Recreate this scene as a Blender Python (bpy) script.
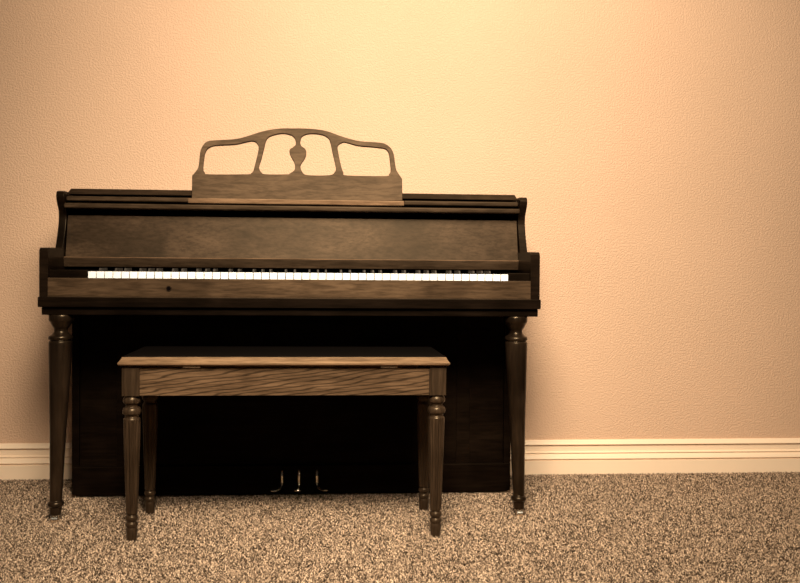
import bpy, bmesh, math, random
import numpy as np
from mathutils import Vector, Matrix
S = bpy.context.scene
for o in list(bpy.data.objects):
    bpy.data.objects.remove(o)
COL = S.collection
random.seed(4)

# ------------------------------------------------------------------ camera
# the wall is the plane Y = 0, the room lies at Y < 0, the floor is Z = 0
TH, PH, RO, DIST, HGT, FPX = 0.0854, 0.0218, 0.0079, 3.5274, 0.7341, 998.7
fwd = Vector((math.sin(TH) * math.cos(PH), math.cos(TH) * math.cos(PH), -math.sin(PH)))
r0 = Vector((math.cos(TH), -math.sin(TH), 0))
u0 = r0.cross(fwd)
rr = math.cos(RO) * r0 + math.sin(RO) * u0
uu = -math.sin(RO) * r0 + math.cos(RO) * u0
cam = bpy.data.objects.new('camera', bpy.data.cameras.new('camera'))
COL.objects.link(cam)
m = Matrix((rr, uu, -fwd)).transposed().to_4x4()
m.translation = Vector((0, -DIST, HGT))
cam.matrix_world = m
cam.data.sensor_width = 36
cam.data.lens = 36 * FPX / 800
S.camera = cam

# ------------------------------------------------------------------ world, lights, exposure
S.view_settings.view_transform = 'Standard'
S.view_settings.look = 'None'
S.view_settings.gamma = 1
S.view_settings.use_curve_mapping = False
S.view_settings.exposure = 0.0
W = bpy.data.worlds.new('room_light')
S.world = W
W.use_nodes = True
W.node_tree.nodes['Background'].inputs[0].default_value = (1.0, 0.86, 0.7, 1)
W.node_tree.nodes['Background'].inputs[1].default_value = 0.03


def area(name, loc, target, size, power, color=(1, 1, 1), spread=180):
    l = bpy.data.lights.new(name, 'AREA')
    l.shape = 'DISK'
    l.size = size
    l.energy = power
    l.color = color
    l.spread = math.radians(spread)
    o = bpy.data.objects.new(name, l)
    COL.objects.link(o)
    o.location = loc
    o.rotation_euler = (Vector(target) - Vector(loc)).to_track_quat('-Z', 'Y').to_euler()
    return o


def spot(name, loc, target, angle, blend, radius, power, color=(1, 1, 1)):
    l = bpy.data.lights.new(name, 'SPOT')
    l.spot_size = math.radians(angle)
    l.spot_blend = blend
    l.shadow_soft_size = radius
    l.energy = power
    l.color = color
    o = bpy.data.objects.new(name, l)
    COL.objects.link(o)
    o.location = loc
    o.rotation_euler = (Vector(target) - Vector(loc)).to_track_quat('-Z', 'Y').to_euler()
    return o


spot('wall_spot', (0.28, -2.20, 2.28), (0.46, 0.0, 1.25), 98, 1.0, 0.55, 500, (1, 0.86, 0.66))
area('front_fill', (-0.05, -3.05, 2.25), (0.0, -1.40, 0.0), 0.8, 31, (1, 0.86, 0.66), 80)  # added unseen fill from the front, lifts the near carpet and pedals

# ------------------------------------------------------------------ materials
def nmat(name):
    m = bpy.data.materials.new(name)
    m.use_nodes = True
    nt = m.node_tree
    return m, nt, nt.nodes['Principled BSDF']


def node(nt, typ, **kw):
    n = nt.nodes.new(typ)
    for k, v in kw.items():
        if hasattr(n, k) and not k[0].isupper():
            setattr(n, k, v)
        else:
            n.inputs[k].default_value = v
    return n


def ramp(nt, stops):
    r = nt.nodes.new('ShaderNodeValToRGB')
    e = r.color_ramp.elements
    while len(e) < len(stops):
        e.new(0.5)
    for i, (p, c) in enumerate(stops):
        e[i].position = p
        e[i].color = (*c, 1) if len(c) == 3 else c
    return r


def warm(c):
    return (c[0] * .92, c[1] * .76, c[2] * .66)


def wood(name, dark, mid, light, stretch=(1.2, 14, 14), rough=0.45, line=0.0, spec=0.14, blotch=1.0, line_scale=26, angle=0.0, dist=3.0):
    """dark stained wood: blotches plus fine grain running along local X (stretch sets the run)"""
    dark, mid, light = warm(dark), warm(mid), warm(light)
    m, nt, b = nmat(name)
    L = nt.links.new
    tc = node(nt, 'ShaderNodeTexCoord')
    mp = node(nt, 'ShaderNodeMapping')
    mp.inputs['Scale'].default_value = stretch
    mp.inputs['Rotation'].default_value = (0, angle, 0)
    L(tc.outputs['Object'], mp.inputs['Vector'])
    n1 = node(nt, 'ShaderNodeTexNoise', Scale=1.1, Detail=5.0, Roughness=0.6, Distortion=0.9)
    L(mp.outputs[0], n1.inputs['Vector'])
    n2 = node(nt, 'ShaderNodeTexNoise', Scale=9.0, Detail=3.0, Roughness=0.7)
    L(mp.outputs[0], n2.inputs['Vector'])
    n3 = node(nt, 'ShaderNodeTexNoise', Scale=6.5, Detail=2.0, Distortion=0.4)
    L(tc.outputs['Object'], n3.inputs['Vector'])
    r = ramp(nt, [(0.30, dark), (0.52, mid), (0.75, light)])
    L(n1.outputs[0], r.inputs[0])
    mx = node(nt, 'ShaderNodeMix', data_type='RGBA', blend_type='MULTIPLY')
    mx.inputs[0].default_value = 0.75
    r2 = ramp(nt, [(0.36, (0.45, 0.43, 0.41)), (0.60, (1.18, 1.18, 1.18))])
    L(n2.outputs[0], r2.inputs[0])
    L(r.outputs[0], mx.inputs[6])
    L(r2.outputs[0], mx.inputs[7])
    mx2 = node(nt, 'ShaderNodeMix', data_type='RGBA', blend_type='MULTIPLY')
    mx2.inputs[0].default_value = blotch
    r3 = ramp(nt, [(0.33, (0.5, 0.48, 0.46)), (0.6, (1.15, 1.15, 1.15))])
    L(n3.outputs[0], r3.inputs[0])
    L(mx.outputs[2], mx2.inputs[6])
    L(r3.outputs[0], mx2.inputs[7])
    out = mx2.outputs[2]
    if line > 0:
        wv = node(nt, 'ShaderNodeTexWave', Scale=1.0, Distortion=dist, Detail=2.0)
        wv.inputs['Detail Scale'].default_value = 0.8
        wv.bands_direction = 'Z'
        mp2 = node(nt, 'ShaderNodeMapping')
        mp2.inputs['Rotation'].default_value = (0, angle, 0)
        mp2.inputs['Scale'].default_value = (line_scale * 0.13, line_scale, line_scale)
        L(tc.outputs['Object'], mp2.inputs['Vector'])
        L(mp2.outputs[0], wv.inputs['Vector'])
        r4 = ramp(nt, [(0.0, (1 - line,) * 3), (0.35, (1, 1, 1)), (1.0, (1, 1, 1))])
        L(wv.outputs[0], r4.inputs[0])
        mx3 = node(nt, 'ShaderNodeMix', data_type='RGBA', blend_type='MULTIPLY')
        mx3.inputs[0].default_value = 1
        L(out, mx3.inputs[6])
        L(r4.outputs[0], mx3.inputs[7])
        out = mx3.outputs[2]
    L(out, b.inputs['Base Color'])
    b.inputs['Roughness'].default_value = rough
    b.inputs['Specular IOR Level'].default_value = spec
    b.inputs['Specular Tint'].default_value = (1.0, 0.74, 0.48, 1)
    bp = node(nt, 'ShaderNodeBump', Strength=0.12, Distance=0.002)
    L(n2.outputs[0], bp.inputs['Height'])
    L(bp.outputs[0], b.inputs['Normal'])
    return m


def plain(name, col, rough=0.5, metal=0.0, spec=0.5, var=1.0):
    m, nt, b = nmat(name)
    n = node(nt, 'ShaderNodeTexNoise', Scale=60.0, Detail=3.0)
    tc = node(nt, 'ShaderNodeTexCoord')
    nt.links.new(tc.outputs['Object'], n.inputs['Vector'])
    r = ramp(nt, [(0.3, tuple(c * (1 - 0.12 * var) for c in col)), (0.7, tuple(min(1, c * (1 + .06 * var)) for c in col))])
    nt.links.new(n.outputs[0], r.inputs[0])
    nt.links.new(r.outputs[0], b.inputs['Base Color'])
    b.inputs['Roughness'].default_value = rough
    b.inputs['Metallic'].default_value = metal
    b.inputs['Specular IOR Level'].default_value = spec
    return m


M_CASE = wood('walnut_case', (0.018, 0.012, 0.008), (0.030, 0.0205, 0.013), (0.045, 0.032, 0.020))
M_PANEL = wood('walnut_panel', (0.022, 0.0155, 0.010), (0.041, 0.029, 0.019), (0.060, 0.043, 0.028), stretch=(5.0, 13, 13), blotch=0.85)
M_SLIP = wood('worn_walnut', (0.042, 0.030, 0.019), (0.072, 0.052, 0.033), (0.105, 0.077, 0.049), stretch=(1.6, 14, 14), blotch=0.6)
M_RAIL = wood('lid_walnut', (0.026, 0.019, 0.012), (0.044, 0.032, 0.021), (0.066, 0.049, 0.032), stretch=(1.6, 14, 14), blotch=0.6)
M_DARK = wood('shaded_walnut', (0.0035, 0.0022, 0.0016), (0.006, 0.004, 0.0028), (0.010, 0.0068, 0.0045), spec=0.05)  # near-black walnut copy, shade of underside and recesses put into its colour
M_DESK = wood('pale_worn_walnut', (0.062, 0.045, 0.029), (0.082, 0.060, 0.039), (0.10, 0.074, 0.048), stretch=(2.0, 11, 11), rough=0.5, blotch=0.4)
M_EDGE = wood('worn_highlight_walnut', (0.13, 0.09, 0.056), (0.18, 0.126, 0.08), (0.23, 0.165, 0.108), rough=0.4, blotch=0.3)  # pale worn walnut that also carries the painted edge highlights
M_LEG = wood('walnut_leg', (0.007, 0.005, 0.0035), (0.014, 0.010, 0.0068), (0.028, 0.0205, 0.0135), stretch=(14, 14, 1.6), rough=0.28, spec=0.4)
M_OAK = wood('oak_bench', (0.085, 0.060, 0.037), (0.130, 0.092, 0.057), (0.165, 0.118, 0.075), stretch=(1.5, 22, 22), rough=0.45, line=0.68, angle=math.radians(48), line_scale=42, dist=9.0, blotch=0.4)
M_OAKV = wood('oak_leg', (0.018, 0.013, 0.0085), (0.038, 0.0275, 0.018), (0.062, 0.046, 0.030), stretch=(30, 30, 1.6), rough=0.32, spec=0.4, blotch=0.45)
M_OAKL = wood('oak_lid', (0.16, 0.112, 0.068), (0.21, 0.15, 0.093), (0.26, 0.19, 0.12), stretch=(1.5, 22, 22), rough=0.4, blotch=0.3)
M_ARM = wood('dark_polished_walnut', (0.006, 0.004, 0.003), (0.011, 0.0075, 0.005), (0.018, 0.0125, 0.008), rough=0.3)
M_PAD = plain('near_black_top', (0.003, 0.002, 0.0015), 0.6, spec=0.05)  # even near-black for the top face of the seat
M_IVORY = plain('ivory', (0.95, 0.95, 0.95), 0.25)
M_EBONY = plain('ebony', (0.035, 0.028, 0.022), 0.5, spec=0.3)
M_BRASS = plain('brass', (0.88, 0.78, 0.62), 0.2, 1.0)
M_STEEL = plain('worn_metal', (0.85, 0.78, 0.68), 0.25, 1.0)
M_HOLE = plain('keyhole_black', (0.003, 0.002, 0.002), 0.9, spec=0.0)
M_TRIM = plain('cream_gloss_paint', (0.97, 0.74, 0.53), 0.30, var=0.05)


def wall_mat():
    m, nt, b = nmat('orange_peel_wall')
    L = nt.links.new
    tc = node(nt, 'ShaderNodeTexCoord')
    n1 = node(nt, 'ShaderNodeTexNoise', Scale=165.0, Detail=3.0, Roughness=0.55)
    L(tc.outputs['Object'], n1.inputs['Vector'])
    n2 = node(nt, 'ShaderNodeTexNoise', Scale=2.2, Detail=2.0)
    L(tc.outputs['Object'], n2.inputs['Vector'])
    r = ramp(nt, [(0.3, (0.69, 0.448, 0.295)), (0.7, (0.72, 0.468, 0.311))])
    L(n2.outputs[0], r.inputs[0])
    L(r.outputs[0], b.inputs['Base Color'])
    b.inputs['Roughness'].default_value = 0.6
    b.inputs['Specular IOR Level'].default_value = 0.25
    bp = node(nt, 'ShaderNodeBump', Strength=0.65, Distance=0.0020)
    r5 = ramp(nt, [(0.40, (0, 0, 0)), (0.60, (1, 1, 1))])
    L(n1.outputs[0], r5.inputs[0])
    L(r5.outputs[0], bp.inputs['Height'])
    L(bp.outputs[0], b.inputs['Normal'])
    return m


def carpet_mat(name, island):
    m, nt, b = nmat(name)
    L = nt.links.new
    if island:
        g = node(nt, 'ShaderNodeNewGeometry')
        f = g.outputs['Random Per Island']
    else:
        tc = node(nt, 'ShaderNodeTexCoord')
        n = node(nt, 'ShaderNodeTexNoise', Scale=160.0, Detail=2.0)
        L(tc.outputs['Object'], n.inputs['Vector'])
        f = n.outputs[0]
    r = ramp(nt, [(0.0, (0.035, 0.022, 0.014)), (0.33, (0.12, 0.080, 0.052)), (0.58, (0.44, 0.305, 0.205)), (1.0, (0.98, 0.72, 0.50))])
    L(f, r.inputs[0])
    L(r.outputs[0], b.inputs['Base Color'])
    b.inputs['Roughness'].default_value = 0.9
    b.inputs['Specular IOR Level'].default_value = 0.1
    return m


M_WALL = wall_mat()
M_CARPET = carpet_mat('carpet_backing', False)
M_PILE = carpet_mat('carpet_yarn', True)

# ------------------------------------------------------------------ helpers (d = distance from the wall, so Y = -d)
WPOS = {}


def link(name, me, mat, parent=None, origin=None):
    """me holds world coordinates; origin becomes the object's origin"""
    if origin is None:
        origin = WPOS[parent.name] if parent else Vector((0, 0, 0))
    origin = Vector(origin)
    me.transform(Matrix.Translation(-origin))
    o = bpy.data.objects.new(name, me)
    COL.objects.link(o)
    me.materials.append(mat)
    if parent:
        o.parent = parent
        o.location = origin - WPOS[parent.name]
    else:
        o.location = origin
    WPOS[o.name] = origin
    return o


def obj(name, bm, mat, parent=None, origin=None, bevel=0.0, smooth=False, seg=2):
    bmesh.ops.recalc_face_normals(bm, faces=bm.faces)
    me = bpy.data.meshes.new(name)
    bm.to_mesh(me)
    bm.free()
    if smooth:
        me.polygons.foreach_set('use_smooth', [True] * len(me.polygons))
    o = link(name, me, mat, parent, origin)
    if bevel:
        md = o.modifiers.new('edge', 'BEVEL')
        md.width = bevel
        md.segments = seg
        md.limit_method = 'ANGLE'
        md.angle_limit = math.radians(40)
    return o


def box(bm, x0, x1, d0, d1, z0, z1):
    vs = [bm.verts.new((x, -d, z)) for z in (z0, z1) for d in (d0, d1) for x in (x0, x1)]
    for f in ((0, 1, 3, 2), (4, 6, 7, 5), (0, 4, 5, 1), (2, 3, 7, 6), (0, 2, 6, 4), (1, 5, 7, 3)):
        bm.faces.new([vs[i] for i in f])
    return vs


def prism_x(bm, prof, x0, x1):
    """profile of (d, z) points swept along X"""
    a = [bm.verts.new((x0, -d, z)) for d, z in prof]
    b = [bm.verts.new((x1, -d, z)) for d, z in prof]
    n = len(prof)
    for i in range(n):
        j = (i + 1) % n
        bm.faces.new((a[i], a[j], b[j], b[i]))
    bm.faces.new(a[::-1])
    bm.faces.new(b)


def catmull(pts, n=5, closed=False):
    out = []
    L = len(pts)
    rng = range(L) if closed else range(L - 1)
    for i in rng:
        g = (lambda k: pts[k % L]) if closed else (lambda k: pts[min(max(k, 0), L - 1)])
        p0, p1, p2, p3 = g(i - 1), g(i), g(i + 1), g(i + 2)
        for k in range(n):
            t = k / n
            out.append(tuple(0.5 * (2 * b + (c - a) * t + (2 * a - 5 * b + 4 * c - e) * t * t + (3 * b - a - 3 * c + e) * t ** 3) for a, b, c, e in zip(p0, p1, p2, p3)))
    if not closed:
        out.append(pts[-1])
    return out


def lathe(bm, prof, x, d, lean=(0, 0), seg=32, flute=None):
    """prof of (z, r) from top to bottom; lean = x/d shift at z = 0 against the top"""
    zt = prof[0][0]
    rings = []
    for z, r in prof:
        t = (zt - z) / zt
        cx, cd = x + lean[0] * t, d + lean[1] * t
        ring = []
        for k in range(seg):
            a = 2 * math.pi * k / seg
            q = r
            if flute and flute[0] < z < flute[1]:
                w = min(1, (z - flute[0]) / 0.01, (flute[1] - z) / 0.01)
                q = r - flute[3] * w * (0.5 - 0.5 * math.cos(flute[2] * a)) ** 2
            ring.append(bm.verts.new((cx + q * math.cos(a), -cd + q * math.sin(a), z)))
        rings.append(ring)
    for a, b in zip(rings, rings[1:]):
        for k in range(seg):
            j = (k + 1) % seg
            bm.faces.new((a[k], a[j], b[j], b[k]))
    bm.faces.new(rings[0])
    bm.faces.new(rings[-1][::-1])


def tube(bm, pts, radii, seg=14):
    """pts of (x, d, z); radii of (width radius, height radius)"""
    P = [Vector((x, -d, z)) for x, d, z in pts]
    rings = []
    prev = None
    for i, p in enumerate(P):
        t = (P[min(i + 1, len(P) - 1)] - P[max(i - 1, 0)]).normalized()
        side = t.cross(Vector((0, 0, 1)))
        if side.length < 0.3:
            side = prev if prev is not None else Vector((1, 0, 0))
        side = (side - side.dot(t) * t).normalized()
        if prev is not None and side.dot(prev) < 0:
            side = -side
        prev = side
        up = side.cross(t).normalized()
        w, h = radii[i]
        rings.append([bm.verts.new(p + side * w * math.cos(2 * math.pi * k / seg) + up * h * math.sin(2 * math.pi * k / seg)) for k in range(seg)])
    for a, b in zip(rings, rings[1:]):
        for k in range(seg):
            j = (k + 1) % seg
            bm.faces.new((a[k], a[j], b[j], b[k]))
    bm.faces.new(rings[0])
    bm.faces.new(rings[-1][::-1])


def empty(name, loc, label, cat, group=None):
    o = bpy.data.objects.new(name, None)
    COL.objects.link(o)
    o.location = loc
    o.empty_display_size = 0.1
    o['label'] = label
    o['category'] = cat
    if group:
        o['group'] = group
    WPOS[o.name] = Vector(loc)
    return o


def struct(o, label=None):
    o['kind'] = 'structure'
    return o


# ------------------------------------------------------------------ the room
bm = bmesh.new()
box(bm, -2.6, 3.4, -0.10, 0.0, -0.05, 2.6)
struct(obj('wall_back', bm, M_WALL))
bm = bmesh.new()
box(bm, -2.6, 3.4, 0.0, 4.2, -0.05, 0.0)
struct(obj('floor', bm, M_CARPET))
bm = bmesh.new()
prism_x(bm, [(0, 0), (0, .1262), (.004, .1262), (.0085, .1225), (.0155, .1115), (.0155, .1095), (.0090, .1085), (.0075, .0855), (.010, .0845), (.0140, .0815), (.0140, .0795),
             (.0100, .0775), (.0105, .0755), (.0170, .0680), (.0205, .0610), (.0205, .0590), (.0135, .0560), (.0150, .0535), (.0180, .0525), (.0145, 0)], -2.6, 3.4)
struct(obj('baseboard_back', bm, M_TRIM))

# ------------------------------------------------------------------ piano
XC, HW = -0.0574, 0.7236
piano = empty('upright_piano', (XC, -0.30, 0), 'dark walnut spinet piano with an open music desk against the tan wall', 'piano')
XL, XR = XC - HW, XC + HW
side_prof = [(.04, .598), (.420, .598), (.440, .770)] + \
    catmull([(.440, .778), (.424, .806), (.404, .845), (.392, .880), (.394, .905), (.408, .922), (.420, .938), (.423, .952), (.417, .963), (.405, .966)], 4) + [(.04, .966)]
arm_prof = [(.40, .630), (.606, .630)] + catmull([(.606, .640), (.606, .770), (.603, .782), (.594, .789), (.580, .790)], 4) + [(.40, .790)]
for s in (-1, 1):
    xa, xb = (XL, XL + .023) if s < 0 else (XR - .023, XR)
    bm = bmesh.new()
    prism_x(bm, side_prof, xa, xb)
    obj('side_panel', bm, M_ARM, piano, bevel=.002)
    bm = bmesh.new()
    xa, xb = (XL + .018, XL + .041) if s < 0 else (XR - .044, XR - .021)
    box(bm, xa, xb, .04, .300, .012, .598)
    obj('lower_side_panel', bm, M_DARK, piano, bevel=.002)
    xa, xb = (XL - .0005, XL + .024) if s < 0 else (XR - .0275, XR + .0005)
    bm = bmesh.new()
    prism_x(bm, arm_prof, xa, xb)
    obj('arm', bm, M_ARM, piano, bevel=.003, seg=3)

IL, IR = XL + .023, XR - .023          # between the side panels
bm = bmesh.new()
box(bm, XL + .0235, XR - .0235, .030, .0395, .02, .955)
obj('back_panel', bm, M_DARK, piano, bevel=.001)
# lid board with sloping ends
bm = bmesh.new()
vs = box(bm, IL + .003, IR - .003, .03,   .400, .9570, .9740)
for v in vs[4:]:
    if v.co.x < XC:
        v.co.x += .013
    else:
        v.co.x -= .010
obj('lid', bm, M_CASE, piano, bevel=.0015)
# two front flaps either side of the desk, and the rail below them
DL, DR = -0.3877, 0.2765
for a, b in ((IL + .002, DL - .001), (DR + .001, IR - .002)):
    bm = bmesh.new()
    box(bm, a, b, .300, .404, .9368, .9512)
    obj('lid_flap', bm, M_RAIL, piano, bevel=.004, seg=3)
bm = bmesh.new()
box(bm, IL, IR, .335, .424, .9140, .9288)
obj('top_rail', bm, M_RAIL, piano, bevel=.004, seg=3)
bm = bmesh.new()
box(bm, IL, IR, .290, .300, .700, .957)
obj('inner_board', bm, M_DARK, piano)  # dark backing, keeps the shade in the gaps below the lid black
bm = bmesh.new()
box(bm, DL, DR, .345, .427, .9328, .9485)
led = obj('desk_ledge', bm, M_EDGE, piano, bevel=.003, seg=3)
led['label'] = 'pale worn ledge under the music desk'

# pierced music desk
OUT = [(-0.3761, -0.0061), (-0.3768, 0.0684), (-0.3681, 0.0789), (-0.3599, 0.0919), (-0.3568, 0.1075), (-0.3552, 0.1283), (-0.3527, 0.1491), (-0.3441, 0.1675), (-0.3343, 0.1765), (-0.3144, 0.181), (-0.2644, 0.1847), (-0.2343, 0.1894), (-0.2043, 0.1988), (-0.1641, 0.2128), (-0.1238, 0.2215), (-0.0884, 0.2244), (-0.0796, 0.224), (-0.039, 0.2249), (0.0018, 0.223), (0.0375, 0.2169), (0.0733, 0.2044), (0.1092, 0.1935), (0.1399, 0.1872), (0.1861, 0.1845), (0.2118, 0.1822), (0.2273, 0.1747), (0.2385, 0.1627), (0.2452, 0.1444), (0.2486, 0.1181), (0.2526, 0.0971), (0.2603, 0.084), (0.2705, 0.0684), (0.2711, 0.0005)]
H1 = [(-0.346, 0.0922), (-0.3442, 0.1233), (-0.3397, 0.1467), (-0.329, 0.16), (-0.3091, 0.1671), (-0.2491, 0.1719), (-0.2141, 0.1804), (-0.194, 0.1834), (-0.1813, 0.1769), (-0.1751, 0.1628), (-0.1773, 0.1419), (-0.1854, 0.1053), (-0.1901, 0.0871), (-0.1975, 0.0782), (-0.2125, 0.0747), (-0.3272, 0.0729), (-0.3408, 0.0794)]
H2 = [(-0.1752, 0.1003), (-0.1681, 0.1265), (-0.1609, 0.1578), (-0.1537, 0.1868), (-0.1412, 0.2002), (-0.1135, 0.2086), (-0.0933, 0.2095), (-0.0755, 0.2051), (-0.0769, 0.2066), (-0.0667, 0.1989), (-0.0605, 0.186), (-0.0604, 0.1728), (-0.0689, 0.1638), (-0.078, 0.1573), (-0.0789, 0.1463), (-0.0727, 0.1323), (-0.066, 0.1204), (-0.0618, 0.1074), (-0.0632, 0.0917), (-0.0783, 0.0796), (-0.0869, 0.0768), (-0.1523, 0.0757), (-0.1675, 0.0822)]
H3 = [(-0.0478, 0.1862), (-0.0438, 0.1995), (-0.0287, 0.2087), (-0.0032, 0.2113), (0.0223, 0.2077), (0.0402, 0.1984), (0.0479, 0.1829), (0.0557, 0.1462), (0.065, 0.1044), (0.0625, 0.0887), (0.0457, 0.0763), (-0.0227, 0.0752), (-0.0404, 0.0843), (-0.0471, 0.1025), (-0.0432, 0.1156), (-0.0332, 0.1314), (-0.0292, 0.1472), (-0.0324, 0.1593), (-0.0436, 0.168), (-0.0477, 0.1758)]
H4 = [(0.0683, 0.1675), (0.0734, 0.1781), (0.0887, 0.1857), (0.1041, 0.1829), (0.1348, 0.175), (0.1758, 0.1721), (0.2067, 0.169), (0.2221, 0.165), (0.2313, 0.152), (0.2348, 0.1284), (0.2372, 0.0968), (0.232, 0.0836), (0.2192, 0.0765), (0.0991, 0.0762), (0.0864, 0.0865), (0.0787, 0.1099), (0.0709, 0.1464)]


def spl(cu, pts):
    sp = cu.splines.new('POLY')
    sp.points.add(len(pts) - 1)
    for p, (x, y) in zip(sp.points, pts):
        p.co = (x, y, 0, 1)
    sp.use_cyclic_u = True


cu = bpy.data.curves.new('desk_outline', 'CURVE')
cu.dimensions = '2D'
cu.fill_mode = 'BOTH'
cu.extrude = 0.0055
cu.bevel_depth = 0.0012
cu.bevel_resolution = 1
spl(cu, [OUT[0]] + catmull(OUT[1:-1], 4) + [OUT[-1]])
for h in (H1, H2, H3, H4):
    spl(cu, catmull(h, 4, True))
tmp = bpy.data.objects.new('desk_outline', cu)
COL.objects.link(tmp)
bpy.context.view_layer.update()
me = bpy.data.meshes.new_from_object(tmp.evaluated_get(bpy.context.evaluated_depsgraph_get()))
bpy.data.objects.remove(tmp)
me.name = 'music_desk'
me.materials.clear()
A = math.radians(9)
for v in me.vertices:
    x, y, z = v.co
    v.co = (x, -(.405 - math.sin(A) * y + math.cos(A) * z), .950 + math.cos(A) * y + math.sin(A) * z)
dk = link('music_desk', me, M_DESK, piano)
dk['label'] = 'paler pierced music desk with a carved drop in the middle'

# fallboard: large sloping panel, painted edge highlight and the strip over the keys
bm = bmesh.new()
prism_x(bm, [(.384, .8935), (.371, .8925), (.403, .7630), (.4165, .7640)], IL + .003, IR - .003)
obj('fallboard', bm, M_PANEL, piano, bevel=.001)
bm = bmesh.new()
prism_x(bm, catmull([(.405, .7650), (.4265, .7650), (.4300, .7625), (.4290, .7560), (.4260, .7460), (.4225, .7362)], 3) + [(.405, .7362)], IL + .001, IR - .001)
obj('fallboard_edge', bm, M_RAIL, piano, bevel=.0006)

edge = bpy.data.objects['fallboard_edge']
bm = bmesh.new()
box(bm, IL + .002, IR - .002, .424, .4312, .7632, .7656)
be = obj('highlight_bead', bm, M_EDGE, edge, bevel=.0006)  # edge highlight painted as a thin pale strip
be['label'] = 'thin worn edge, its highlight painted pale'

# key blocks, keyslip, bed
XK0 = -0.6482
PITCH = 1.2222 / 52
XK1 = XK0 + 52 * PITCH
for a, b in ((XL + .024, XK0 - .0015), (XK1 + .0015, XR - .0275)):
    bm = bmesh.new()
    box(bm, a, b, .432, .597, .655, .7265)
    obj('key_block', bm, M_DARK, piano, bevel=.002)
bm = bmesh.new()
box(bm, XL + .024, XR - .0275, .600, .612, .6507, .7035)
slip = obj('keyslip', bm, M_SLIP, piano, bevel=.0015)
slip['label'] = 'worn brown rail below the keys'
bm = bmesh.new()
tube(bm, [(-.4175, .6110, .6745), (-.4175, .6135, .6745)], [(.0090, .0090), (.0080, .0080)], 20)
ring = obj('keyhole_ring', bm, M_CASE, slip)
bm = bmesh.new()
tube(bm, [(-.4175, .6125, .6745), (-.4175, .6139, .6745)], [(.0058, .0058), (.0058, .0058)], 16)
obj('keyhole', bm, M_HOLE, slip)
bm = bmesh.new()
box(bm, XL - .002, XR + .002, .280, .618, .6200, .6490)
obj('key_rail', bm, M_DARK, piano, bevel=.002)
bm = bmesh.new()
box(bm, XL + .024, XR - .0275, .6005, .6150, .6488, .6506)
obj('highlight_bead', bm, M_SLIP, slip, bevel=.0004)  # worn edge below the keyslip, its highlight line put in as paler wood
bm = bmesh.new()
box(bm, XL + .006, XR - .004, .280, .606, .5975, .6195)
obj('keybed', bm, M_DARK, piano, bevel=.002)
bm = bmesh.new()
box(bm, XK0, XK1, .30, .590, .6555, .700)
obj('key_frame', bm, M_DARK, piano)

# 88 keys: whites are cut around the blacks
octv = 'ABCDEFG'
blacks = []
for i in range(51):
    if octv[i % 7] in 'ACDFG':
        off = {'A': .0, 'C': -.0016, 'D': .0016, 'F': -.0020, 'G': 0.0}[octv[i % 7]]
        blacks.append(XK0 + (i + 1) * PITCH + off)
ZW = .7223
for i in range(52):
    x0, x1 = XK0 + i * PITCH + .0013, XK0 + (i + 1) * PITCH - .0013
    a, b = x0, x1
    for k in blacks:
        if abs(k - x0) < .008:
            a = k + .0062
        if abs(k - x1) < .008:
            b = k - .0062
    bm = bmesh.new()
    pr = [(x0, .598), (x1, .598), (x1, .549), (b, .549), (b, .452), (a, .452), (a, .549), (x0, .549)]
    q = []
    for p in pr:
        if not q or (abs(q[-1][0] - p[0]) > 1e-6 or abs(q[-1][1] - p[1]) > 1e-6):
            q.append(p)
    lo = [bm.verts.new((x, -d, .7012)) for x, d in q]
    hi = [bm.verts.new((x, -d, ZW)) for x, d in q]
    for k in range(len(q)):
        j = (k + 1) % len(q)
        bm.faces.new((lo[k], lo[j], hi[j], hi[k]))
    bm.faces.new(lo[::-1])
    bm.faces.new(hi)
    obj('white_key', bm, M_IVORY, piano, origin=((x0 + x1) / 2, -.5, .7012), bevel=.0006)
bk = None
for k in blacks:
    if bk is None:
        bm = bmesh.new()
        prism_x(bm, [(.452, .7015), (.548, .7015), (.548, .726), (.544, .7315), (.540, .7328), (.452, .7328)], k - .0037, k + .0037)
        for v in bm.verts:
            if v.co.z > .726:
                v.co.x = k + (v.co.x - k) * .72
        bk = obj('black_key', bm, M_EBONY, piano, origin=(k, -.5, .7015), bevel=.0008)
        kx = k
    else:
        c = bk.copy()
        COL.objects.link(c)
        c.parent = piano
        c.location = bk.location + Vector((k - kx, 0, 0))

# lower body
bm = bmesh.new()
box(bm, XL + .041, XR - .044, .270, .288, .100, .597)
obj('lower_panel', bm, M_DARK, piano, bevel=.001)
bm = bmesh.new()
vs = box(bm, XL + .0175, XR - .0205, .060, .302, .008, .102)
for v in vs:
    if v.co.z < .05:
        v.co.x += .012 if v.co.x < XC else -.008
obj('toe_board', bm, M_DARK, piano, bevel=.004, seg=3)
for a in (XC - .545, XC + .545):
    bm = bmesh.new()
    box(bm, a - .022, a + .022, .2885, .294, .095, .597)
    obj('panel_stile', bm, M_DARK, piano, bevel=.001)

# pedals
for x, dx in ((-.0990, -1), (-.0455, -.12), (.0114, 1)):
    p = catmull([(x, .298, .094), (x, .335, .0965), (x, .352, .094), (x, .359, .080), (x, .360, .055), (x + .003 * dx, .366, .045), (x + .013 * dx, .380, .0400), (x + .024 * dx, .395, .0395), (x + .030 * dx, .402, .0410)], 4)
    n = len(p)
    rad = []
    for i in range(n):
        t = i / (n - 1)
        w = .0038 if t < .60 else .0038 + (t - .60) / .40 * .0085
        if t > .93:
            w *= 1 - (t - .93) / .07 * .5
        rad.append((w, .0032))
    bm = bmesh.new()
    tube(bm, p, rad)
    obj('pedal', bm, M_BRASS, piano, smooth=True)

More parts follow.
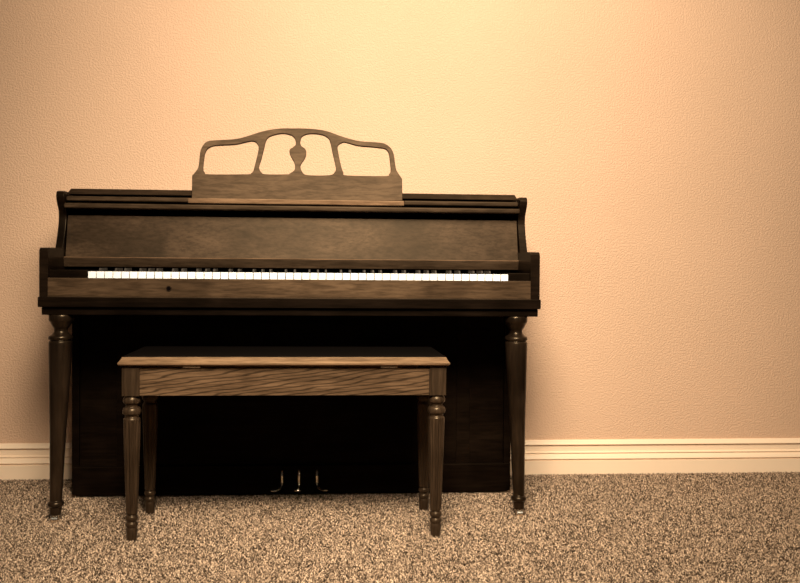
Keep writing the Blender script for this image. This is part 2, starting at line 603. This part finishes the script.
# turned front legs with casters
ptop = [(.5972, .030), (.5968, .0345), (.584, .0350), (.579, .0335), (.574, .0300), (.568, .0270), (.562, .0235), (.557, .0200), (.552, .0190), (.547, .0200),
        (.542, .0245), (.538, .0300), (.535, .0335), (.530, .0345), (.526, .0330), (.5245, .0305), (.5225, .0305), (.520, .0325), (.512, .0332)]
leg_prof = ptop + [(.45, .0310), (.36, .0275), (.27, .0235), (.18, .0205), (.10, .0182), (.064, .0175), (.061, .0180), (.058, .0215), (.053, .0232), (.048, .0222), (.045, .0180), (.042, .0170), (.022, .0160)]
for xt, lean in ((-.7265, -.0135), (.6010, .0135)):
    bm = bmesh.new()
    lathe(bm, catmull(leg_prof, 3), xt, .578, (lean, .014), 40)
    lg = obj('leg', bm, M_LEG, piano, smooth=True)
    xb = xt + lean
    bm = bmesh.new()
    lathe(bm, [(.0225, .0100), (.0215, .0125), (.0190, .0125), (.0180, .0070), (.0140, .0065)], xb, .592, (0, 0), 20)
    tube(bm, [(xb - .0085, .600, .0095), (xb + .0085, .600, .0095)], [(.0090, .0090), (.0090, .0090)], 20)
    box(bm, xb - .0105, xb - .0088, .590, .603, .006, .020)
    box(bm, xb + .0088, xb + .0105, .590, .603, .006, .020)
    obj('caster', bm, M_STEEL, lg, bevel=.0006)

# ------------------------------------------------------------------ bench
XB = -.0745
bench = empty('piano_bench', (XB, -.66, 0), 'wooden bench with fluted turned legs and dark top, in front of the piano', 'bench')
LX, DF, DB = .4105, .810, .512
bz = .3930
bench_leg = [(.3935, .0170), (.3925, .0190), (.3895, .0190), (.3870, .0215), (.3800, .0237), (.3730, .0222), (.3690, .0170), (.3655, .0160), (.3620, .0165), (.3595, .0215),
             (.3520, .0246), (.3440, .0238), (.3395, .0190), (.3360, .0182), (.3335, .0190), (.3305, .0215), (.3250, .0225), (.30, .0225), (.25, .0212), (.20, .0196), (.15, .0180), (.10, .0162),
             (.076, .0150), (.0735, .0128), (.0710, .0130), (.0685, .0155), (.0630, .0168), (.0580, .0152), (.0555, .0132), (.0525, .0132), (.0500, .0155), (.0455, .0166), (.0410, .0155), (.0380, .0140),
             (.0330, .0152), (.0200, .0145), (.0, .0125)]
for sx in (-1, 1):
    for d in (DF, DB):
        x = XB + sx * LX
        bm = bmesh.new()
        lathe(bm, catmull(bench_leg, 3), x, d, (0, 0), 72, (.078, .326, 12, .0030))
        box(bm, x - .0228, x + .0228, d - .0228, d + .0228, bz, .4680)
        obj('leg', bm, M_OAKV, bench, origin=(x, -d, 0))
for o in [c for c in bench.children]:
    for p in o.data.polygons:
        p.use_smooth = len(p.vertices) == 4 and p.area < 2e-4
# aprons
for d in (DF, DB):
    s = 1 if d == DF else -1
    bm = bmesh.new()
    dd = d + s * .009
    box(bm, XB - LX + .0228, XB + LX - .0228, dd - .009, dd + .009, .3930, .4680)
    obj('apron', bm, M_OAK, bench, bevel=.001)
for sx in (-1, 1):
    x = XB + sx * (LX + .009)
    bm = bmesh.new()
    box(bm, x - .009, x + .009, DB + .0228, DF - .0228, .3930, .4680)
    obj('apron', bm, M_OAK, bench, bevel=.001)
# seat lid: moulded frame
def loops(bm, rows, cx, cd):
    """rows of (half width, half depth, z)"""
    R = []
    for w, h, z in rows:
        R.append([bm.verts.new((cx + a * w, -(cd + b * h), z)) for a, b in ((-1, -1), (1, -1), (1, 1), (-1, 1))])
    for a, b in zip(R, R[1:]):
        for k in range(4):
            j = (k + 1) % 4
            bm.faces.new((a[k], a[j], b[j], b[k]))
    bm.faces.new(R[0][::-1])
    bm.faces.new(R[-1])


SD = (DF + DB) / 2
SH = (DF - DB) / 2 + .0228
bm = bmesh.new()
loops(bm, [(.4330, SH + .000, .4740), (.4385, SH + .0085, .4745), (.4425, SH + .0125, .4780), (.4425, SH + .0125, .4820), (.4400, SH + .0105, .4850), (.4340, SH + .004, .4930), (.4330, SH + .003, .4965), (.4300, SH - .000, .4975)], XB, SD)
lidb = obj('seat_lid', bm, M_OAKL, bench, bevel=.0006)
bm = bmesh.new()
loops(bm, [(.4315, SH + .0015, .4976), (.4315, SH + .0015, .4985), (.4250, SH - .005, .4995), (.40, SH - .03, .5002)], XB, SD)
pad = obj('seat_top', bm, M_PAD, bench, smooth=False, bevel=.0005)
pad['label'] = 'near-black top face'
for x in (-.3245, .2025):
    bm = bmesh.new()
    box(bm, x - .022, x + .022, DF - .002, DF + .0215, .4684, .4705)
    tube(bm, [(x - .022, DF + .0215, .4706), (x + .022, DF + .0215, .4706)], [(.0018, .0018), (.0018, .0018)], 10)
    obj('hinge', bm, M_STEEL, bench)

# ------------------------------------------------------------------ carpet pile: nobody could count the tufts
def pile():
    rng = np.random.default_rng(11)
    P = []
    dense = (-1.3, 2.05, .018, 1.50)
    for x0, x1, d0, d1, pitch in (dense + (.0034,), (-2.5, 3.3, .018, 2.6, .0085)):
        nx, nd = int((x1 - x0) / pitch), int((d1 - d0) / pitch)
        gx, gd = np.meshgrid(np.arange(nx), np.arange(nd))
        X = x0 + (gx.ravel() + rng.random(nx * nd)) * pitch
        D = d0 + (gd.ravel() + rng.random(nx * nd)) * pitch
        q = np.stack([X, D, np.full_like(X, pitch / .0042)], 1)
        if pitch > .005:
            q = q[~((X > dense[0]) & (X < dense[1]) & (D < dense[3]))]
        P.append(q)
    P = np.concatenate(P)
    keep = np.ones(len(P), bool)
    for x, d, r in [(-.740, .598, .021), (.6145, .598, .021)] + [(XB + s * LX, q, .015) for s in (-1, 1) for q in (DF, DB)]:
        keep &= ((P[:, 0] - x) ** 2 + (P[:, 1] - d) ** 2) > r * r
    keep &= ~((P[:, 0] > XL - .002) & (P[:, 0] < XR + .002) & (P[:, 1] < .300))
    P = P[keep]
    N = len(P)
    k = P[:, 2]
    h = (.0035 + .0035 * rng.random(N)) * np.sqrt(k)
    rad = (.0012 + .0008 * rng.random(N)) * k
    az = rng.random(N) * 2 * np.pi
    lean = (.002 + .007 * rng.random(N))
    la = rng.random(N) * 2 * np.pi
    base = np.stack([P[:, 0], -P[:, 1], np.zeros(N)], 1)
    tip = base + np.stack([np.cos(la) * lean, np.sin(la) * lean, h], 1)
    tip[:, 1] = np.minimum(tip[:, 1], -.020)
    V = np.zeros((N, 6, 3))
    for j in range(3):
        a = az + j * 2 * np.pi / 3
        off = np.stack([np.cos(a) * rad, np.sin(a) * rad, np.zeros(N)], 1)
        V[:, j] = base + off
        b = a + .7
        off2 = np.stack([np.cos(b) * rad * .75, np.sin(b) * rad * .95, (rng.random(N) - .5) * .003], 1)
        V[:, 3 + j] = tip + off2
    V[:, :, 1] = np.minimum(V[:, :, 1], -.0176)
    F = np.array([(0, 1, 4, 3), (1, 2, 5, 4), (2, 0, 3, 5)])
    T = np.array([3, 4, 5])
    off = (np.arange(N) * 6)[:, None]
    quads = (F.ravel()[None] + off).reshape(N, 12)
    tris = T[None] + off
    idx = np.concatenate([quads, tris], 1).ravel()
    me = bpy.data.meshes.new('carpet_pile')
    me.vertices.add(N * 6)
    me.vertices.foreach_set('co', V.ravel())
    me.loops.add(N * 15)
    me.loops.foreach_set('vertex_index', idx.astype(np.int32))
    me.polygons.add(N * 4)
    st = (np.arange(N) * 15)[:, None] + np.array([0, 4, 8, 12])[None]
    me.polygons.foreach_set('loop_start', st.ravel().astype(np.int32))
    me.update(calc_edges=True)
    o = link('carpet_pile', me, M_PILE)
    o['kind'] = 'stuff'
    o['label'] = 'speckled tan and brown cut pile carpet covering the floor'
    o['category'] = 'carpet'


pile()
